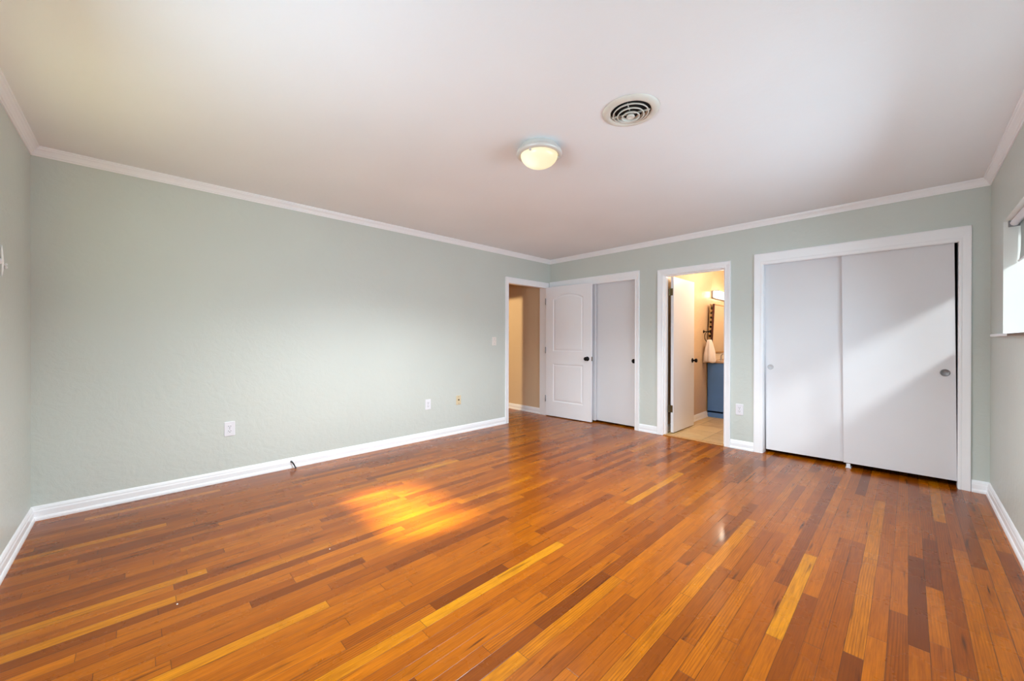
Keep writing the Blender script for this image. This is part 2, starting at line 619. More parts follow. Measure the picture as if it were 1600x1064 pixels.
struct('wall_front', wall_bm('y', -L, -0.15, 0.0, W, 0.0, H, [(NX0, NX1, NZ0, NZ1), (QX0, QX1, NZ0, NZ1)]), M['sage'],
       'sage green wall at the left edge of the photo', 'wall')

# baseboards and crown
BB = [(0, 0), (0.022, 0), (0.022, 0.012), (0.018, 0.022), (0.014, 0.026), (0.014, 0.058), (0.011, 0.066), (0.010, 0.076), (0.006, 0.086), (0.002, 0.092), (0, 0.092)]
b = bmesh.new()
sweep(b, (0, -L), (0, EY0 - 0.068), (1, 0), BB, 1, 0)
struct('baseboard_left', b, M['trim'], 'white baseboard along the long sage green wall', 'baseboard')
b = bmesh.new()
sweep(b, (1.514, 0), (1.756, 0), (0, -1), BB)
sweep(b, (2.584, 0), (2.806, 0), (0, -1), BB)
sweep(b, (4.288, 0), (W, 0), (0, -1), BB, 0, 1)
struct('baseboard_back', b, M['trim'], 'short white baseboard lengths between the closet and bathroom casings', 'baseboard')
b = bmesh.new()
sweep(b, (W, 0), (W, -L), (-1, 0), BB, 1, 1)
struct('baseboard_right', b, M['trim'], 'white baseboard under the window at the right edge', 'baseboard')
b = bmesh.new()
sweep(b, (W, -L), (0, -L), (0, 1), BB, 1, 1)
struct('baseboard_front', b, M['trim'], 'white baseboard at the lower left edge of the photo', 'baseboard')
CR = [(0, H - 0.060), (0.006, H - 0.060), (0.008, H - 0.052), (0.013, H - 0.049), (0.016, H - 0.040), (0.024, H - 0.027), (0.032, H - 0.019),
      (0.034, H - 0.012), (0.040, H - 0.010), (0.042, H - 0.001), (0, H - 0.001)]
for nm, A, B, n, lb in (('trim_1', (0, -L), (0, 0), (1, 0), 'white crown moulding along the top of the long left wall'),
                        ('trim_2', (0, 0), (W, 0), (0, -1), 'white crown moulding above the closets'),
                        ('trim_3', (W, 0), (W, -L), (-1, 0), 'white crown moulding at the upper right edge'),
                        ('trim_4', (W, -L), (0, -L), (0, 1), 'white crown moulding at the upper left edge')):
    b = bmesh.new()
    sweep(b, A, B, n, CR, 1, 1)
    struct(nm, b, M['trim'], lb, 'crown moulding')

# door casings and jambs
struct('trim_5', casing_bm('x', 0.0, 1, EY0, EY1, EZ - 0.01, 0.062, 0.062, 0.084), M['trim'], 'white casing around the hall doorway in the left wall', 'door casing')
struct('trim_6', jamb_bm('x', -T, 0.0, EY0, EY1, EZ), M['trim'], 'white jamb lining the hall doorway', 'door jamb')
struct('trim_7', casing_bm('y', 0.0, -1, BX0 - 0.006, BX1 + 0.004, BZ, 0.070, 0.062, 0.072), M['trim'], 'white casing around the bathroom doorway', 'door casing')
b = jamb_bm('y', 0.0, T, BX0, BX1, BZ)
box(b, (BX0, 0.03, 0), (BX0 + 0.012, 0.075, BZ))
box(b, (BX1 - 0.012, 0.03, 0), (BX1, 0.075, BZ))
box(b, (BX0 + 0.012, 0.03, BZ - 0.012), (BX1 - 0.012, 0.075, BZ))
struct('trim_8', b, M['trim'], 'white jamb with door stop lining the bathroom doorway', 'door jamb')
b = casing_bm('y', 0.0, -1, CX0 - 0.004, CX1 + 0.002, 1.958, 0.080, 0.066, 0.117)
struct('trim_9', b, M['trim'], 'wide white casing around the large double closet', 'closet casing')
b = jamb_bm('y', 0.0, T, CX0, CX1, CZ)
box(b, (CX0, 0.008, 1.957), (CX1, 0.020, CZ))
struct('trim_10', b, M['trim'], 'white jamb and track fascia of the large closet', 'closet jamb')
b = casing_bm('y', 0.0, -1, SX0 - 0.002, SX1, 1.967, 0.058, 0.062, 0.108)
struct('trim_11', b, M['trim'], 'white casing around the small corner closet', 'closet casing')
b = jamb_bm('y', 0.0, T, SX0, SX1, SZ)
box(b, (SX0, 0.008, 1.966), (SX1, 0.020, SZ))
struct('trim_12', b, M['trim'], 'white jamb and track fascia of the small corner closet', 'closet jamb')
struct('trim_13', bx((BX0, -0.012, 0.0), (BX1, 0.055, 0.010)), M['oak'], 'oak threshold strip under the bathroom doorway', 'threshold', bevel=0.004)


# closet interiors (open to the room)
def shell(x0, x1, y0, y1, z0, z1, open_side, t=0.05):
    bm = bmesh.new()
    box(bm, (x0 - t, y0, z0), (x0, y1 + t, z1))
    box(bm, (x1, y0, z0), (x1 + t, y1 + t, z1))
    box(bm, (x0, y1, z0), (x1, y1 + t, z1))
    box(bm, (x0, y0, z1 - t), (x1, y1, z1))
    return bm


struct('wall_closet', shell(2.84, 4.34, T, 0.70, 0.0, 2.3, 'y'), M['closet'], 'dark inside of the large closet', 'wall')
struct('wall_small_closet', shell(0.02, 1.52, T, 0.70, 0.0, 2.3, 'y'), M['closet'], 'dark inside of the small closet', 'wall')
struct('floor_closet', bx((2.79, 0.05, -0.06), (4.39, 0.76, 0.0)), M['floor'], 'oak floor inside the large closet', 'floor')
struct('floor_small_closet', bx((-0.03, 0.05, -0.06), (1.57, 0.76, 0.0)), M['floor'], 'oak floor inside the small closet', 'floor')

# ------------------------------------------------------------------ hall behind the entry door
struct('wall_hall', bx((-2.6, -0.08, 0), (-T, 0.0, H)), M['hall'], 'tan hall wall seen through the entry doorway', 'wall')
struct('wall_hall_opposite', wall_bm('y', -1.15, -0.1, -2.6, -T, 0.0, H, [(-1.75, -0.935, 0.0, 2.02)]), M['hall'], 'tan hall wall with a lit doorway, out of sight', 'wall')
struct('wall_hall_end', bx((-2.7, -3.2, 0), (-2.6, 0.0, H)), M['hall'], 'tan end wall of the hall', 'wall')
struct('wall_side_room', bx((-2.6, -3.2, 0), (-T, -3.1, H)), M['hall'], 'tan wall of the lit room off the hall', 'wall')
struct('ceiling_hall', bx((-2.7, -3.2, H), (-T, 0.0, H + 0.08)), M['ceil'], 'white hall ceiling', 'ceiling')
b = bmesh.new()
sweep(b, (-2.6, -0.08), (-T, -0.08), (0, -1), BB)
struct('baseboard_hall', b, M['trim'], 'white baseboard of the hall seen through the entry doorway', 'baseboard')
lamp('hall_lamp', 'SPOT', (-1.50, -2.65, 2.20), (0.42, 2.3, -0.95), 170, (1.0, 0.78, 0.45), spot_size=math.radians(62), spot_blend=0.3, shadow_soft_size=0.05)

# ------------------------------------------------------------------ bathroom behind the second doorway
BL, BY, BR = 1.788, 3.0, 2.74
struct('wall_bathroom_left', bx((BL - 0.05, T, 0), (BL, BY, H)), M['tan'], 'glossy tan bathroom wall behind the open bathroom door', 'wall')
struct('wall_bathroom_back', bx((BL - 0.05, BY, 0), (BR + 0.05, BY + 0.05, H)), M['tan'], 'tan back wall of the bathroom', 'wall')
struct('wall_bathroom_right', bx((BR, T, 0), (BR + 0.05, BY, H)), M['tan'], 'tan right wall of the bathroom', 'wall')
struct('ceiling_bathroom', bx((BL - 0.05, T, H), (BR + 0.05, BY + 0.05, H + 0.08)), M['ceil'], 'white bathroom ceiling', 'ceiling')
struct('floor_bathroom', bx((BL - 0.05, 0.05, -0.06), (BR + 0.05, BY + 0.05, 0.004)), M['tile'], 'beige stone tile floor of the bathroom', 'floor')
b = bmesh.new()
sweep(b, (BL, T), (BL, 1.585), (1, 0), BB)
struct('baseboard_bathroom', b, M['trim'], 'white baseboard leading to the blue vanity', 'baseboard')

van = empty('vanity_cabinet', (1.80, 1.585, 0.004), 'blue bathroom vanity cabinet with tan countertop beyond the bathroom doorway', 'vanity')
VD, VL = 0.53, 1.2     # depth in x, length in y
link('cabinet_body', box(bx((0.0, 0.0, 0.0), (VD - 0.06, VL, 0.10)), (0.0, 0.0, 0.07), (VD, VL, 0.822)), M['blue'], van, bevel=0.003)
for k in range(2):
    y0 = 0.03 + k * 0.575
    d = link('cabinet_door', bx((VD, y0, 0.12), (VD + 0.018, y0 + 0.555, 0.78)), M['blue'], van, bevel=0.004)
    link('door_knob', lathe([(0, 0.03), (0.012, 0.028), (0.014, 0.02), (0.006, 0.012), (0.006, 0)], 16, (VD + 0.018, y0 + (0.51 if k == 0 else 0.045), 0.66), 'X'), M['bronze'], d, smooth=True)
link('countertop', bx((-0.01, -0.012, 0.824), (VD + 0.02, VL + 0.01, 0.856)), M['counter'], van, bevel=0.006)
link('backsplash', bx((-0.01, 0.0, 0.856), (0.010, VL + 0.01, 0.955)), M['porcelain'], van, bevel=0.004)
b = lathe([(0, 0.0), (0.17, 0.0), (0.20, 0.006), (0.205, 0.004), (0.205, 0.0)], 40, (0.27, 0.62, 0.857), 'Z', sy=1.2)
link('basin_rim', b, M['porcelain'], van, smooth=True)
fa = empty('faucet', (1.95, 1.72, 0.861), 'small brushed metal faucet post on the tan vanity countertop', 'faucet')
link('spout', tube([(0, 0, 0), (0, 0, 0.03), (0.0, 0.0, 0.075), (0.02, 0.0, 0.10), (0.06, 0, 0.105), (0.09, 0, 0.085)], [0.018, 0.012, 0.009, 0.009, 0.009, 0.008], 12), M['nickel'], fa, smooth=True)
link('spout_base', lathe([(0, 0), (0.026, 0), (0.026, 0.006), (0.018, 0.012), (0, 0.012)], 20), M['nickel'], fa, smooth=True)

# mirror on the bathroom's left wall, tipped a little forward
mir = empty('framed_mirror', (BL + 0.002, 1.585, 0.985), 'dark framed mirror tipped forward on the tan bathroom wall above the vanity', 'mirror')
ML, MH, MD = 0.66, 0.74, 0.070


def frame_bm(w, h, t, x0, x1):
    bm = bmesh.new()
    box(bm, (x0, 0, 0), (x1, t, h))
    box(bm, (x0, w - t, 0), (x1, w, h))
    box(bm, (x0, t, 0), (x1, w - t, t))
    box(bm, (x0, t, h - t), (x1, w - t, h))
    return bm


link('mirror_frame', frame_bm(ML, MH, 0.016, 0.045, MD), M['gold_wood'], mir, bevel=0.004)
link('side_rail', bx((0.046, -0.008, -0.002), (MD + 0.004, 0.012, MH + 0.002)), M['dark_wood'], mir, bevel=0.003)
link('mirror_glass', bx((0.05, 0.014, 0.014), (0.066, ML - 0.014, MH - 0.014)), M['mirror'], mir)
b = bmesh.new()
for k in range(9):
    box(b, (0.004, 0.004, 0.06 + k * 0.07), (0.046, 0.03, 0.06 + k * 0.07 + 0.036))
box(b, (0.002, 0.006, 0.0), (0.014, ML - 0.01, MH))
link('back_box', b, M['gold_wood'], mir, bevel=0.002)
mir.rotation_euler = (0, math.radians(3.0), 0)

vl = empty('vanity_light', (BL, 1.78, 1.885), 'lit glass vanity light bar above the bathroom mirror', 'wall light')
link('back_plate', bx((0, 0.0, -0.05), (0.02, 0.66, 0.06)), M['nickel'], vl, bevel=0.003)
link('glass_shade', bx((0.022, 0.012, -0.045), (0.095, 0.648, 0.055)), M['vlight'], vl, bevel=0.01)
b = bmesh.new()
for y in (0.0, 0.652):
    for x in (0.016, 0.096):
        box(b, (x, y, -0.055), (x + 0.008, y + 0.009, 0.064))
    for z in (-0.056, 0.056):
        box(b, (0.024, y, z), (0.096, y + 0.009, z + 0.008))
for x in (0.016, 0.096):
    box(b, (x, 0.009, -0.056), (x + 0.008, 0.652, -0.048))
link('metal_frame', b, M['grey_metal'], vl, bevel=0.002)
lamp('vanity_lamp', 'AREA', (BL + 0.12, 2.11, 1.885), (1, 0, 0.0), 11, (1.0, 0.86, 0.66), shape='RECTANGLE', size=0.5, size_y=0.08)
lamp('bathroom_fill', 'POINT', (2.45, 1.1, 2.15), None, 15, (1.0, 0.92, 0.80), shadow_soft_size=0.1)  # added fill to brighten the bathroom, no fitting here

ring = empty('towel_ring', (BL, 1.455, 1.302), 'dark bronze towel ring on the tan bathroom wall', 'towel ring')
link('mount', lathe([(0, 0), (0.024, 0), (0.024, 0.006), (0.012, 0.012), (0.008, 0.02), (0.008, 0.055), (0.013, 0.06), (0.013, 0.075), (0, 0.078)], 20, axis='X'), M['bronze'], ring, smooth=True)
pts = []
for k in range(28):
    t = 2 * math.pi * k / 28
    pts.append((0.066 + 0.030 * math.sin(t) * 0.9, 0.070 * math.sin(t), -0.078 + 0.078 * math.cos(t)))
link('ring', tube(pts, 0.005, 8, closed=True), M['bronze'], ring, smooth=True)

# towel gathered through the ring
b = bmesh.new()
rings = []
NT_, NS = 15, 40
for i in range(NT_):
    f = i / (NT_ - 1)
    z = 1.180 - f * 0.335
    rx = 0.026 + 0.050 * min(1, f * 1.5) ** 0.8
    ry = 0.045 + 0.038 * min(1, f * 1.3) ** 0.7
    ring_v = []
    for k in range(NS):
        t = 2 * math.pi * k / NS
        w = 1 + (0.06 + 0.10 * f) * math.sin(5 * t + 1.2 * f) + 0.05 * math.sin(9 * t + 0.7)
        dz = 0.012 * math.sin(3 * t) * f
        ring_v.append(b.verts.new((1.868 + rx * w * math.cos(t), 1.462 + ry * w * math.sin(t), z + dz)))
    rings.append(ring_v)
for A, B in zip(rings, rings[1:]):
    for k in range(NS):
        b.faces.new((A[k], A[(k + 1) % NS], B[(k + 1) % NS], B[k]))
b.faces.new(rings[0])
b.faces.new(rings[-1][::-1])
tag(link('hand_towel', b, M['towel'], smooth=True), 'white hand towel hanging from the dark ring beside the blue vanity', 'towel')


# ------------------------------------------------------------------ doors
def offset_poly(pts, d):
    """move a counter-clockwise polygon inward by d"""
    n = len(pts)
    out = []
    for i in range(n):
        p0, p1, p2 = Vector(pts[i - 1]), Vector(pts[i]), Vector(pts[(i + 1) % n])
        e1, e2 = (p1 - p0).normalized(), (p2 - p1).normalized()
        n1, n2 = Vector((-e1.y, e1.x)), Vector((-e2.y, e2.x))
        m = (n1 + n2)
        m = m / max(0.2, m.dot(n1))
        out.append(tuple(p1 + m * d))
    return out


def panel_door(length, z0, z1, thick, panels, name, mat, parent):
    """moulded door leaf in local x 0..length, front face at y=0 looking to -y, back at y=thick"""
    bm = bmesh.new()

    def loop(pts, y):
        return [bm.verts.new((p[0], y, p[1])) for p in pts]

    def edges(vs):
        return [bm.edges.new((vs[i], vs[(i + 1) % len(vs)])) for i in range(len(vs))]
    rect = [(0, z0), (length, z0), (length, z1), (0, z1)]
    for side in (0, 1):
        y = 0.0 if side == 0 else thick
        s = 1 if side == 0 else -1
        o = loop(rect, y)
        if side == 0:
            of = o
        else:
            ob = o
        all_e = edges(o)
        rings_all = []
        for pp in panels:
            rs = [loop(pp, y)]
            for dist, dep in ((0.006, 0.0045), (0.012, 0.0065), (0.020, 0.0065), (0.034, 0.0020), (0.040, 0.0015)):
                rs.append(loop(offset_poly(pp, dist), y + s * dep))
            all_e += edges(rs[0])
            rings_all.append(rs)
        bmesh.ops.triangle_fill(bm, edges=all_e, use_beauty=True)
        for rs in rings_all:
            for A, B in zip(rs, rs[1:]):
                for i in range(len(A)):
                    q = (i + 1) % len(A)
                    bm.faces.new((A[i], A[q], B[q], B[i]))
            bm.faces.new(rs[-1])
    for i in range(4):
        q = (i + 1) % 4
        bm.faces.new((of[i], of[q], ob[q], ob[i]))
    return link(name, bm, mat, parent)


def knob_bm(x, y, z, axis='Y', sgn=-1):
    prof = [(0, 0), (0.032, 0), (0.032, 0.004), (0.028, 0.008), (0.012, 0.011), (0.010, 0.028), (0.016, 0.032), (0.025, 0.040), (0.028, 0.050), (0.025, 0.060), (0.014, 0.066), (0, 0.067)]
    return lathe([(r, h * sgn) for r, h in prof], 28, (x, y, z), axis)


def hinge_bm(x, y, z, leaf_dx, leaf_dy, h=0.09):
    b = lathe([(0, h / 2 + 0.006), (0.004, h / 2 + 0.004), (0.0065, h / 2), (0.0065, -h / 2), (0.004, -h / 2 - 0.004), (0, -h / 2 - 0.006)], 12, (x, y, z))
    return b


# entry door: hinged at the right jamb of the hall doorway, swung into the room in front of the small closet
hx, hy = 0.024, -0.122
ang = math.atan2(0.052, 0.795)
d1 = empty('door_1', (hx, hy, 0.0), 'white two-panel arched-top entry door standing open in front of the small closet', 'door', ang, structure=True)
DL, DZ0, DZ1 = 0.797, 0.012, 1.978
arch = [(0.135, 1.0), (0.665, 1.0), (0.665, 1.795)]
for k in range(1, 16):
    t = k / 16
    arch.append((0.665 - 0.53 * t, 1.795 + 0.068 * math.sin(math.pi * t) ** 0.85))
arch.append((0.135, 1.795))
low = [(0.135, 0.235), (0.665, 0.235), (0.665, 0.810), (0.135, 0.810)]
panel_door(DL, DZ0, DZ1, 0.035, [arch, low], 'door_leaf', M['leaf'], d1)
kb = link('door_knob', knob_bm(DL - 0.062, 0.0, 0.905, 'Y', -1), M['bronze'], d1, smooth=True)
link('back_knob', knob_bm(DL - 0.062, 0.035, 0.905, 'Y', 0.75), M['bronze'], d1, smooth=True)
link('latch_plate', bx((DL - 0.001, 0.006, 0.875), (DL + 0.0015, 0.029, 0.935)), M['brass'], d1)
for z in (1.765, 1.015, 0.272):
    link('hinge', hinge_bm(-0.004, -0.005, z, 0, 0), M['grey_metal'], d1, smooth=True)
b = bx((-0.035, EY0 - 0.001, 0.875), (0.004, EY0 + 0.002, 0.945))
tag(link('strike_plate', b, M['bronze']), 'dark metal strike plate on the left jamb of the hall doorway', 'strike plate')

# bathroom door: flush, hinged at its left jamb, opened inward
d2 = empty('door_2', (1.868, 0.122, 0.0), 'plain white bathroom door opened inward against the tan wall', 'door', 0, structure=True)
link('door_leaf', bx((0.0, 0.0, 0.02), (0.035, 0.66, 1.962)), M['door'], d2, bevel=0.002)
link('door_knob', knob_bm(0.035, 0.60, 0.900, 'X', 1), M['bronze'], d2, smooth=True)
link('back_knob', knob_bm(0.0, 0.60, 0.900, 'X', -0.9), M['bronze'], d2, smooth=True)
for z in (1.775, 0.315):
    b = hinge_bm(-0.012, -0.008, z, 0, 0, 0.088)
    box(b, (-0.030, -0.0035, z - 0.044), (0.026, -0.0005, z + 0.044))
    link('hinge', b, M['brass'], d2)


# sliding closet doors
def sliding(name, x0, x1, y, z0, z1, tilt, label, pull_x, pull_z, pull_mat, pr, oval, parent_label=None):
    o = link(name, bx((x0, 0, z0), (x1, 0.028, z1)), M['door'], bevel=0.002)
    o.location = (0, y, 0)
    o['kind'] = 'structure'
    tag(o, label, 'closet door')
    if tilt:
        c = Vector(((x0 + x1) / 2, 0, (z0 + z1) / 2))
        R_ = Matrix.Rotation(tilt, 4, 'Y')
        o.matrix_world = Matrix.Translation((0, y, 0)) @ Matrix.Translation(c) @ R_ @ Matrix.Translation(-c)
    if pull_x is not None:
        p = link('finger_pull', lathe([(0, -0.0015), (pr * 0.70, -0.0015), (pr * 0.78, -0.0035), (pr * 0.90, -0.0045), (pr, -0.003), (pr, 0.0)], 36,
                                      (pull_x, 0, pull_z), 'Y'), pull_mat, o, smooth=True)
    return o


sliding('door_3', 3.516, 4.208, 0.030, 0.047, 1.966, -math.radians(0.60), 'front sliding door of the large closet, hanging slightly askew at right', 4.150, 0.911, M['grey_metal'], 0.029, True)
sliding('door_4', 2.890, 3.570, 0.072, 0.036, 1.970, -math.radians(0.62), 'rear sliding door of the large closet, behind at left', 2.938, 0.900, M['rim_pull'], 0.027, False)
sliding('door_5', SX0 + 0.004, 0.826, 0.026, 0.022, 1.975, 0, 'front sliding door of the small closet, hidden behind the open entry door', None, 0, None, 0, False)
sliding('door_6', 0.800, SX1 - 0.002, 0.068, 0.024, 1.975, 0, 'rear sliding door of the small closet with dark round pull', 1.396, 0.893, M['bronze'], 0.030, False)
g = empty('floor_guide', (3.560, 0.042, 0.0), 'small white plastic floor guide under the large closet doors', 'floor guide')
link('guide_base', bx((-0.020, -0.022, 0.0), (0.020, 0.060, 0.006)), M['white_plastic'], g, bevel=0.002)
link('guide_fin', bx((-0.014, -0.018, 0.006), (0.014, -0.013, 0.040)), M['white_plastic'], g, bevel=0.001)

# ------------------------------------------------------------------ windows
w1 = empty('window_1', (W, (WY0 + WY1) / 2, WZ0), 'white framed window in a deep reveal at the right edge', 'window', structure=True)
hw = (WY1 - WY0) / 2
hh = WZ1 - WZ0
b = bmesh.new()
for (a, c) in ((-hw, -hw + 0.045), (hw - 0.045, hw), (-0.66, -0.62)):
    box(b, (0.125, a, 0.0), (0.165, c, hh))
box(b, (0.125, -hw, 0.0), (0.165, hw, 0.04))
box(b, (0.125, -hw, hh - 0.04), (0.165, hw, hh))
link('window_frame', b, M['trim'], w1, bevel=0.003)
for (a, c) in ((-hw + 0.045, -0.66), (-0.62, hw - 0.045)):
    link('pane', bx((0.143, a, 0.04), (0.147, c, hh - 0.04)), M['glass1'], w1)
b = bmesh.new()
e = 0.0015
box(b, (0.0005, hw - e, 0), (0.198, hw + e * 0, hh))
box(b, (0.0005, -hw, 0), (0.198, -hw + e, hh))
box(b, (0.0005, -hw, hh - e), (0.198, hw, hh))
box(b, (0.0005, -hw, 0), (0.198, hw, e))
link('reveal', b, M['reveal'], w1)
sill = link('window_sill', bx((-0.032, -hw - 0.24, -0.020), (0.0, hw + 0.24, -0.001)), M['trim'], w1, bevel=0.004)
link('bare_edge', bx((-0.0335, -hw, -0.019), (-0.030, hw - 0.46, -0.004)), M['bare'], sill)

rs = empty('roller_shade', (W, (WY0 + WY1) / 2, WZ1), 'white roller shade half lowered in the window at the right edge', 'roller shade')
rl = hw - 0.02
link('roller_tube', tube([(0.045, -rl, -0.018), (0.045, rl, -0.018)], 0.020, 20), M['white_plastic'], rs, smooth=False)
b = bmesh.new()
prof = [(0.066, -0.018), (0.068, -0.06), (0.069, -0.12), (0.068, -0.20), (0.064, -0.25), (0.060, -0.268)]
ra = [b.verts.new((x, -rl + 0.01, z)) for x, z in prof]
rb = [b.verts.new((x, rl - 0.01, z)) for x, z in prof]
for i in range(len(prof) - 1):
    b.faces.new((ra[i], ra[i + 1], rb[i + 1], rb[i]))
o = link('shade_cloth', b, M['shade'], rs, smooth=True)
sm = o.modifiers.new('thick', 'SOLIDIFY')
sm.thickness = 0.001
link('hem_bar', tube([(0.060, -rl + 0.012, -0.270), (0.060, rl - 0.012, -0.270)], 0.006, 10), M['white_plastic'], rs)
for s in (-1, 1):
    link('bracket', bx((0.020, s * rl, -0.040), (0.070, s * (rl + 0.018), -0.001)), M['grey_metal'], rs, bevel=0.002)

def added_rear_window(name, x0, x1, gap, lb, lb2):  # unseen windows, added to supply the sunbeam and soft fill
    w2 = empty(name, ((x0 + x1) / 2, -L, NZ0), lb, 'window', structure=True)
    nw, nh = (x1 - x0) / 2, NZ1 - NZ0
    b = bmesh.new()
    for (a, c) in ((-nw, -nw + 0.035), (nw - 0.035, nw)):
        box(b, (a, -0.135, 0), (c, -0.100, nh))
    box(b, (-nw, -0.135, 0), (nw, -0.100, 0.02))
    box(b, (-nw, -0.135, nh - 0.045), (nw, -0.100, nh))
    link('window_frame', b, M['trim'], w2, bevel=0.003)
    link('pane', bx((-nw + 0.035, -0.119, 0.02), (nw - 0.035, -0.115, nh - 0.045)), M['glass2'], w2)
    link('window_sill', bx((-nw + 0.002, -0.095, 0.0005), (nw - 0.002, 0.004, 0.010)), M['trim'], w2, bevel=0.004)
    s2 = empty('roller_shade', ((x0 + x1) / 2, -L, NZ1), lb2, 'roller shade')
    link('roller_tube', tube([(-nw + 0.02, -0.05, -0.025), (nw - 0.02, -0.05, -0.025)], 0.020, 20), M['white_plastic'], s2)
    link('shade_cloth', bx((-nw + 0.004, -0.071, -nh + gap), (nw - 0.004, -0.069, -0.025)), M['shade'], s2)


added_rear_window('added_window_2', NX0, NX1, 0.30, 'added white window at left behind the camera', 'white roller shade lowered to a gap in the added left window behind the camera')
added_rear_window('added_window_3', QX0, QX1, 0.004, 'added wide white window behind the camera', 'white roller shade fully lowered in the added wide window behind the camera')

# ground outside
struct('ground', bx((-6, -16, -0.42), (16, 6, -0.40)), M['lawn'], 'pale paved ground outside the windows', 'ground')

# ------------------------------------------------------------------ ceiling fixtures
cl = empty('ceiling_light', (2.278, -2.808, H), 'round flush ceiling light with glowing frosted glass bowl', 'ceiling light')
link('base_pan', lathe([(0, 0), (0.118, 0), (0.120, -0.004), (0.122, -0.030), (0, -0.030)], 56), M['rim'], cl, smooth=False, bevel=0.002)
link('rim_ring', lathe([(0.112, -0.028), (0.132, -0.030), (0.143, -0.036), (0.147, -0.046), (0.144, -0.056), (0.136, -0.061), (0.124, -0.062), (0.118, -0.056), (0.112, -0.05)], 64), M['rim'], cl, smooth=True)
prof = []
for k in range(13):
    t = math.pi / 2 * k / 12
    prof.append((0.119 * math.cos(t), -0.056 - 0.076 * math.sin(t)))
link('glass_bowl', lathe(prof, 56), M['bowl'], cl, smooth=True)
for k in range(3):
    t = math.radians(75 + 120 * k)
    b = bx((-0.006, 0.104, -0.072), (0.006, 0.130, -0.060))
    bmesh.ops.rotate(b, verts=b.verts[:], cent=(0, 0, 0), matrix=Matrix.Rotation(t, 3, 'Z'))
    link('clip', b, M['rim'], cl, bevel=0.002)
lamp('ceiling_bulb', 'SPOT', (2.278, -2.808, H - 0.17), (0, 0, -1), 188, (0.89, 0.965, 1.0), spot_size=math.radians(155), spot_blend=0.55, shadow_soft_size=0.10)

ve = empty('ceiling_vent', (2.888, -2.748, H), 'round off-white ceiling vent with concentric louvre rings', 'air vent')
link('flange', lathe([(0.104, -0.001), (0.106, -0.010), (0.116, -0.016), (0.134, -0.013), (0.147, -0.006), (0.150, -0.001)], 64), M['vent'], ve, smooth=True)
link('duct_shade_disc', lathe([(0, -0.0015), (0.105, -0.0015), (0.105, -0.0025), (0, -0.0025)], 48), M['black'], ve)  # black disc below the ceiling, imitates the shade of an open duct
for r, z in ((0.092, -0.016), (0.069, -0.025), (0.046, -0.033)):
    link('louvre_ring', lathe([(r - 0.009, z + 0.012), (r - 0.0075, z + 0.013), (r + 0.002, z + 0.001), (r + 0.0025, z - 0.003), (r - 0.003, z - 0.003), (r - 0.004, z)], 56), M['vent'], ve, smooth=True)
link('center_cone', lathe([(0.004, -0.006), (0.012, -0.014), (0.022, -0.033), (0.020, -0.037), (0.011, -0.038), (0.009, -0.035), (0, -0.035)], 40), M['vent'], ve, smooth=True)
b = bmesh.new()
for t in (0.35, 0.35 + math.pi / 2):
    q = bx((-0.100, -0.0015, -0.020), (0.100, 0.0015, -0.012))
    bmesh.ops.rotate(q, verts=q.verts[:], cent=(0, 0, 0), matrix=Matrix.Rotation(t, 3, 'Z'))
    me_ = bpy.data.meshes.new('tmp')
    q.to_mesh(me_)
    q.free()
    b.from_mesh(me_)
    bpy.data.meshes.remove(me_)
link('support_bar', b, M['vent'], ve)


# ------------------------------------------------------------------ wall plates
def rounded(w, h, r, n=5):
    pts = []
    for cx, cz, a0 in ((w / 2 - r, h / 2 - r, 0), (-w / 2 + r, h / 2 - r, 90), (-w / 2 + r, -h / 2 + r, 180), (w / 2 - r, -h / 2 + r, 270)):
        for k in range(n + 1):
            a = math.radians(a0 + 90 * k / n)
            pts.append((cx + r * math.cos(a), cz + r * math.sin(a)))
    return pts


def slab(bm, pts, y0, y1, shrink=0.0):
    """extrude a polygon in local x-z from y0 (wall) to y1 (front)"""
    A = [bm.verts.new((p[0], y0, p[1])) for p in pts]
    C = [bm.verts.new((p[0], y1 + 0.002, p[1])) for p in pts] if shrink else A
    sp = offset_poly(pts, shrink) if shrink else pts
    B = [bm.verts.new((p[0], y1, p[1])) for p in sp]
    n = len(pts)
    if shrink:
        for i in range(n):
            bm.faces.new((A[i], A[(i + 1) % n], C[(i + 1) % n], C[i]))
    for i in range(n):
        bm.faces.new((C[i], C[(i + 1) % n], B[(i + 1) % n], B[i]))
    bm.faces.new(B)
    bm.faces.new(A[::-1])
    return bm


def outlet(loc, rotz, label, group):
    o = empty('wall_outlet', loc, label, 'outlet', rotz, group)
    link('cover_plate', slab(bmesh.new(), rounded(0.074, 0.120, 0.006), 0, -0.006, 0.003), M['white_plastic'], o)
    for s in (1, -1):
        z = 0.0195 * s
        pts = [(p[0], p[1] + z) for p in rounded(0.034, 0.029, 0.010)]
        rc = link('receptacle', slab(bmesh.new(), pts, -0.005, -0.0085), M['white_plastic'], o)
        b = bmesh.new()
        box(b, (-0.0085, -0.0092, z - 0.001), (-0.0060, -0.0083, z + 0.008))
        box(b, (0.0060, -0.0092, z - 0.001), (0.0085, -0.0083, z + 0.008))
        lathe([(0, -0.0092), (0.0028, -0.0092), (0.0028, -0.0083)], 12, (0, 0, z - 0.007), 'Y', b)
        link('slots', b, M['slot'], rc)
    link('screw', lathe([(0, -0.0078), (0.003, -0.0072), (0.0035, -0.0055)], 12, (0, 0, 0), 'Y'), M['grey_metal'], o)
    return o


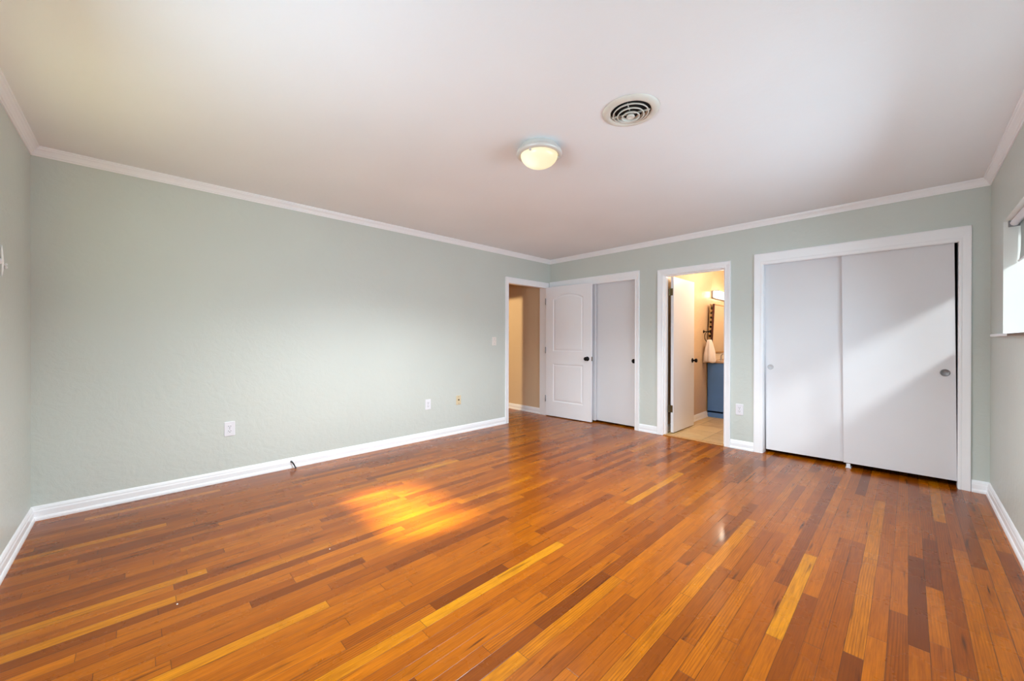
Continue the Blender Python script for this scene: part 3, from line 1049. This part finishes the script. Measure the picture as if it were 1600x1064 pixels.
G = 'white wall outlets'
LW = math.pi / 2            # local -y turns to +x: plates on the left wall
outlet((0.0, -4.114, 0.430), LW, 'white duplex outlet low on the long green wall, leftmost of the wall plates', G)
outlet((0.0, -2.212, 0.412), LW, 'white outlet low on the long green wall, beside the ivory jack plate', G)
outlet((2.672, 0.0, 0.426), 0.0, 'white outlet between the bathroom door and the large closet', G)
jk = empty('jack_plate', (0.0, -1.770, 0.416), 'yellowed ivory jack plate low on the long green wall', 'wall jack', LW)
link('cover_plate', slab(bmesh.new(), rounded(0.070, 0.114, 0.005), 0, -0.006, 0.003), M['ivory_plastic'], jk)
link('jack', lathe([(0, -0.016), (0.004, -0.016), (0.0055, -0.015), (0.0055, -0.008), (0.010, -0.0075), (0.010, -0.005)], 16, (0, 0, 0.004), 'Y'), M['brass'], jk, smooth=True)
for z in (0.042, -0.042):
    link('screw', lathe([(0, -0.0078), (0.003, -0.0072), (0.0035, -0.0055)], 12, (0, 0, z), 'Y'), M['grey_metal'], jk)
sw = empty('light_switch', (0.0, -1.172, 1.155), 'almond toggle light switch beside the hall doorway', 'light switch', LW)
link('cover_plate', slab(bmesh.new(), rounded(0.072, 0.116, 0.005), 0, -0.006, 0.003), M['almond_plastic'], sw)
b = bmesh.new()
slab(b, rounded(0.010, 0.024, 0.001, 2), -0.005, -0.008)
q = bx((-0.0045, -0.020, -0.002), (0.0045, -0.006, 0.008))
bmesh.ops.rotate(q, verts=q.verts[:], cent=(0, -0.006, 0), matrix=Matrix.Rotation(math.radians(-25), 3, 'X'))
me_ = bpy.data.meshes.new('tmp')
q.to_mesh(me_)
q.free()
b.from_mesh(me_)
bpy.data.meshes.remove(me_)
link('toggle', b, M['almond_plastic'], sw)
for z in (0.030, -0.030):
    link('screw', lathe([(0, -0.0078), (0.003, -0.0072), (0.0035, -0.0055)], 12, (0, 0, z), 'Y'), M['grey_metal'], sw)

# spring door stop screwed to the baseboard
ds = empty('door_stop', (0.0145, -3.657, 0.060), 'thin dark spring door stop drooping from the left baseboard to the floor', 'door stop')
link('stop_base', lathe([(0, 0.006), (0.006, 0.006), (0.009, 0.003), (0.009, 0)], 16, axis='X'), M['grey_metal'], ds, smooth=True)
pts = []
for k in range(200):
    t = k / 199
    a = 2 * math.pi * 22 * t
    cx_, cy_, cz_ = 0.006 + 0.034 * t, 0.022 * t, -0.046 * t ** 1.5
    r_ = 0.0042
    pts.append((cx_ + r_ * 0.6 * math.cos(a), cy_ + r_ * math.sin(a), cz_ + r_ * 0.7 * math.cos(a)))
link('spring', tube(pts, 0.0014, 6), M['bronze'], ds, smooth=True)
b = lathe([(0, 0.007), (0.005, 0.006), (0.0065, 0.003), (0.0065, -0.006), (0, -0.008)], 16, (0.043, 0.024, -0.051), 'Z')
link('rubber_tip', b, M['slot'], ds, smooth=True)

# ornament on the near wall, cut by the left edge of the photo
hk = empty('wall_bracket', (0.775, -L, 1.565), 'small white ornate wall bracket cut off by the left edge of the photo', 'wall bracket')
link('back_plate', lathe([(0, 0.005), (0.010, 0.005), (0.014, 0.003), (0.016, 0.0)], 24, axis='Y'), M['trim'], hk, smooth=True)
pts = []
for k in range(24):
    t = k / 23
    pts.append((0.006 * math.sin(2 * math.pi * t), 0.005 + 0.002 * math.sin(math.pi * t), 0.080 - 0.155 * t))
link('scroll', tube(pts, [0.0015 + 0.0035 * math.sin(math.pi * k / 23) for k in range(24)], 8), M['trim'], hk, smooth=True)
b = tube([(0, 0.005, -0.012), (-0.04, 0.006, -0.011), (-0.078, 0.006, -0.012)], [0.003, 0.0025, 0.0025], 8)
lathe([(0, -0.007), (0.005, -0.004), (0.006, 0), (0.005, 0.004), (0, 0.007)], 12, (-0.082, 0.006, -0.005), 'Z', b)
lathe([(0, -0.007), (0.005, -0.004), (0.006, 0), (0.005, 0.004), (0, 0.007)], 12, (-0.082, 0.006, -0.020), 'Z', b)
link('arm', b, M['trim'], hk, smooth=True)

# crumbs of white paint on the boards
for (x, y, lb) in ((1.683, -4.542, 'tiny white paint crumb on the floor boards, nearest the camera'), (1.683, -3.895, 'tiny white paint crumb on the floor boards left of the bright patch')):
    c = link('paint_crumb', lathe([(0, 0.0025), (0.003, 0.002), (0.005, 0.0008), (0.0045, 0.0), (0, 0.0)], 9, sy=0.7), M['porcelain'], smooth=True)
    c.location = (x, y, 0.0)
    tag(c, lb, 'crumb', 'white crumbs on the floor')
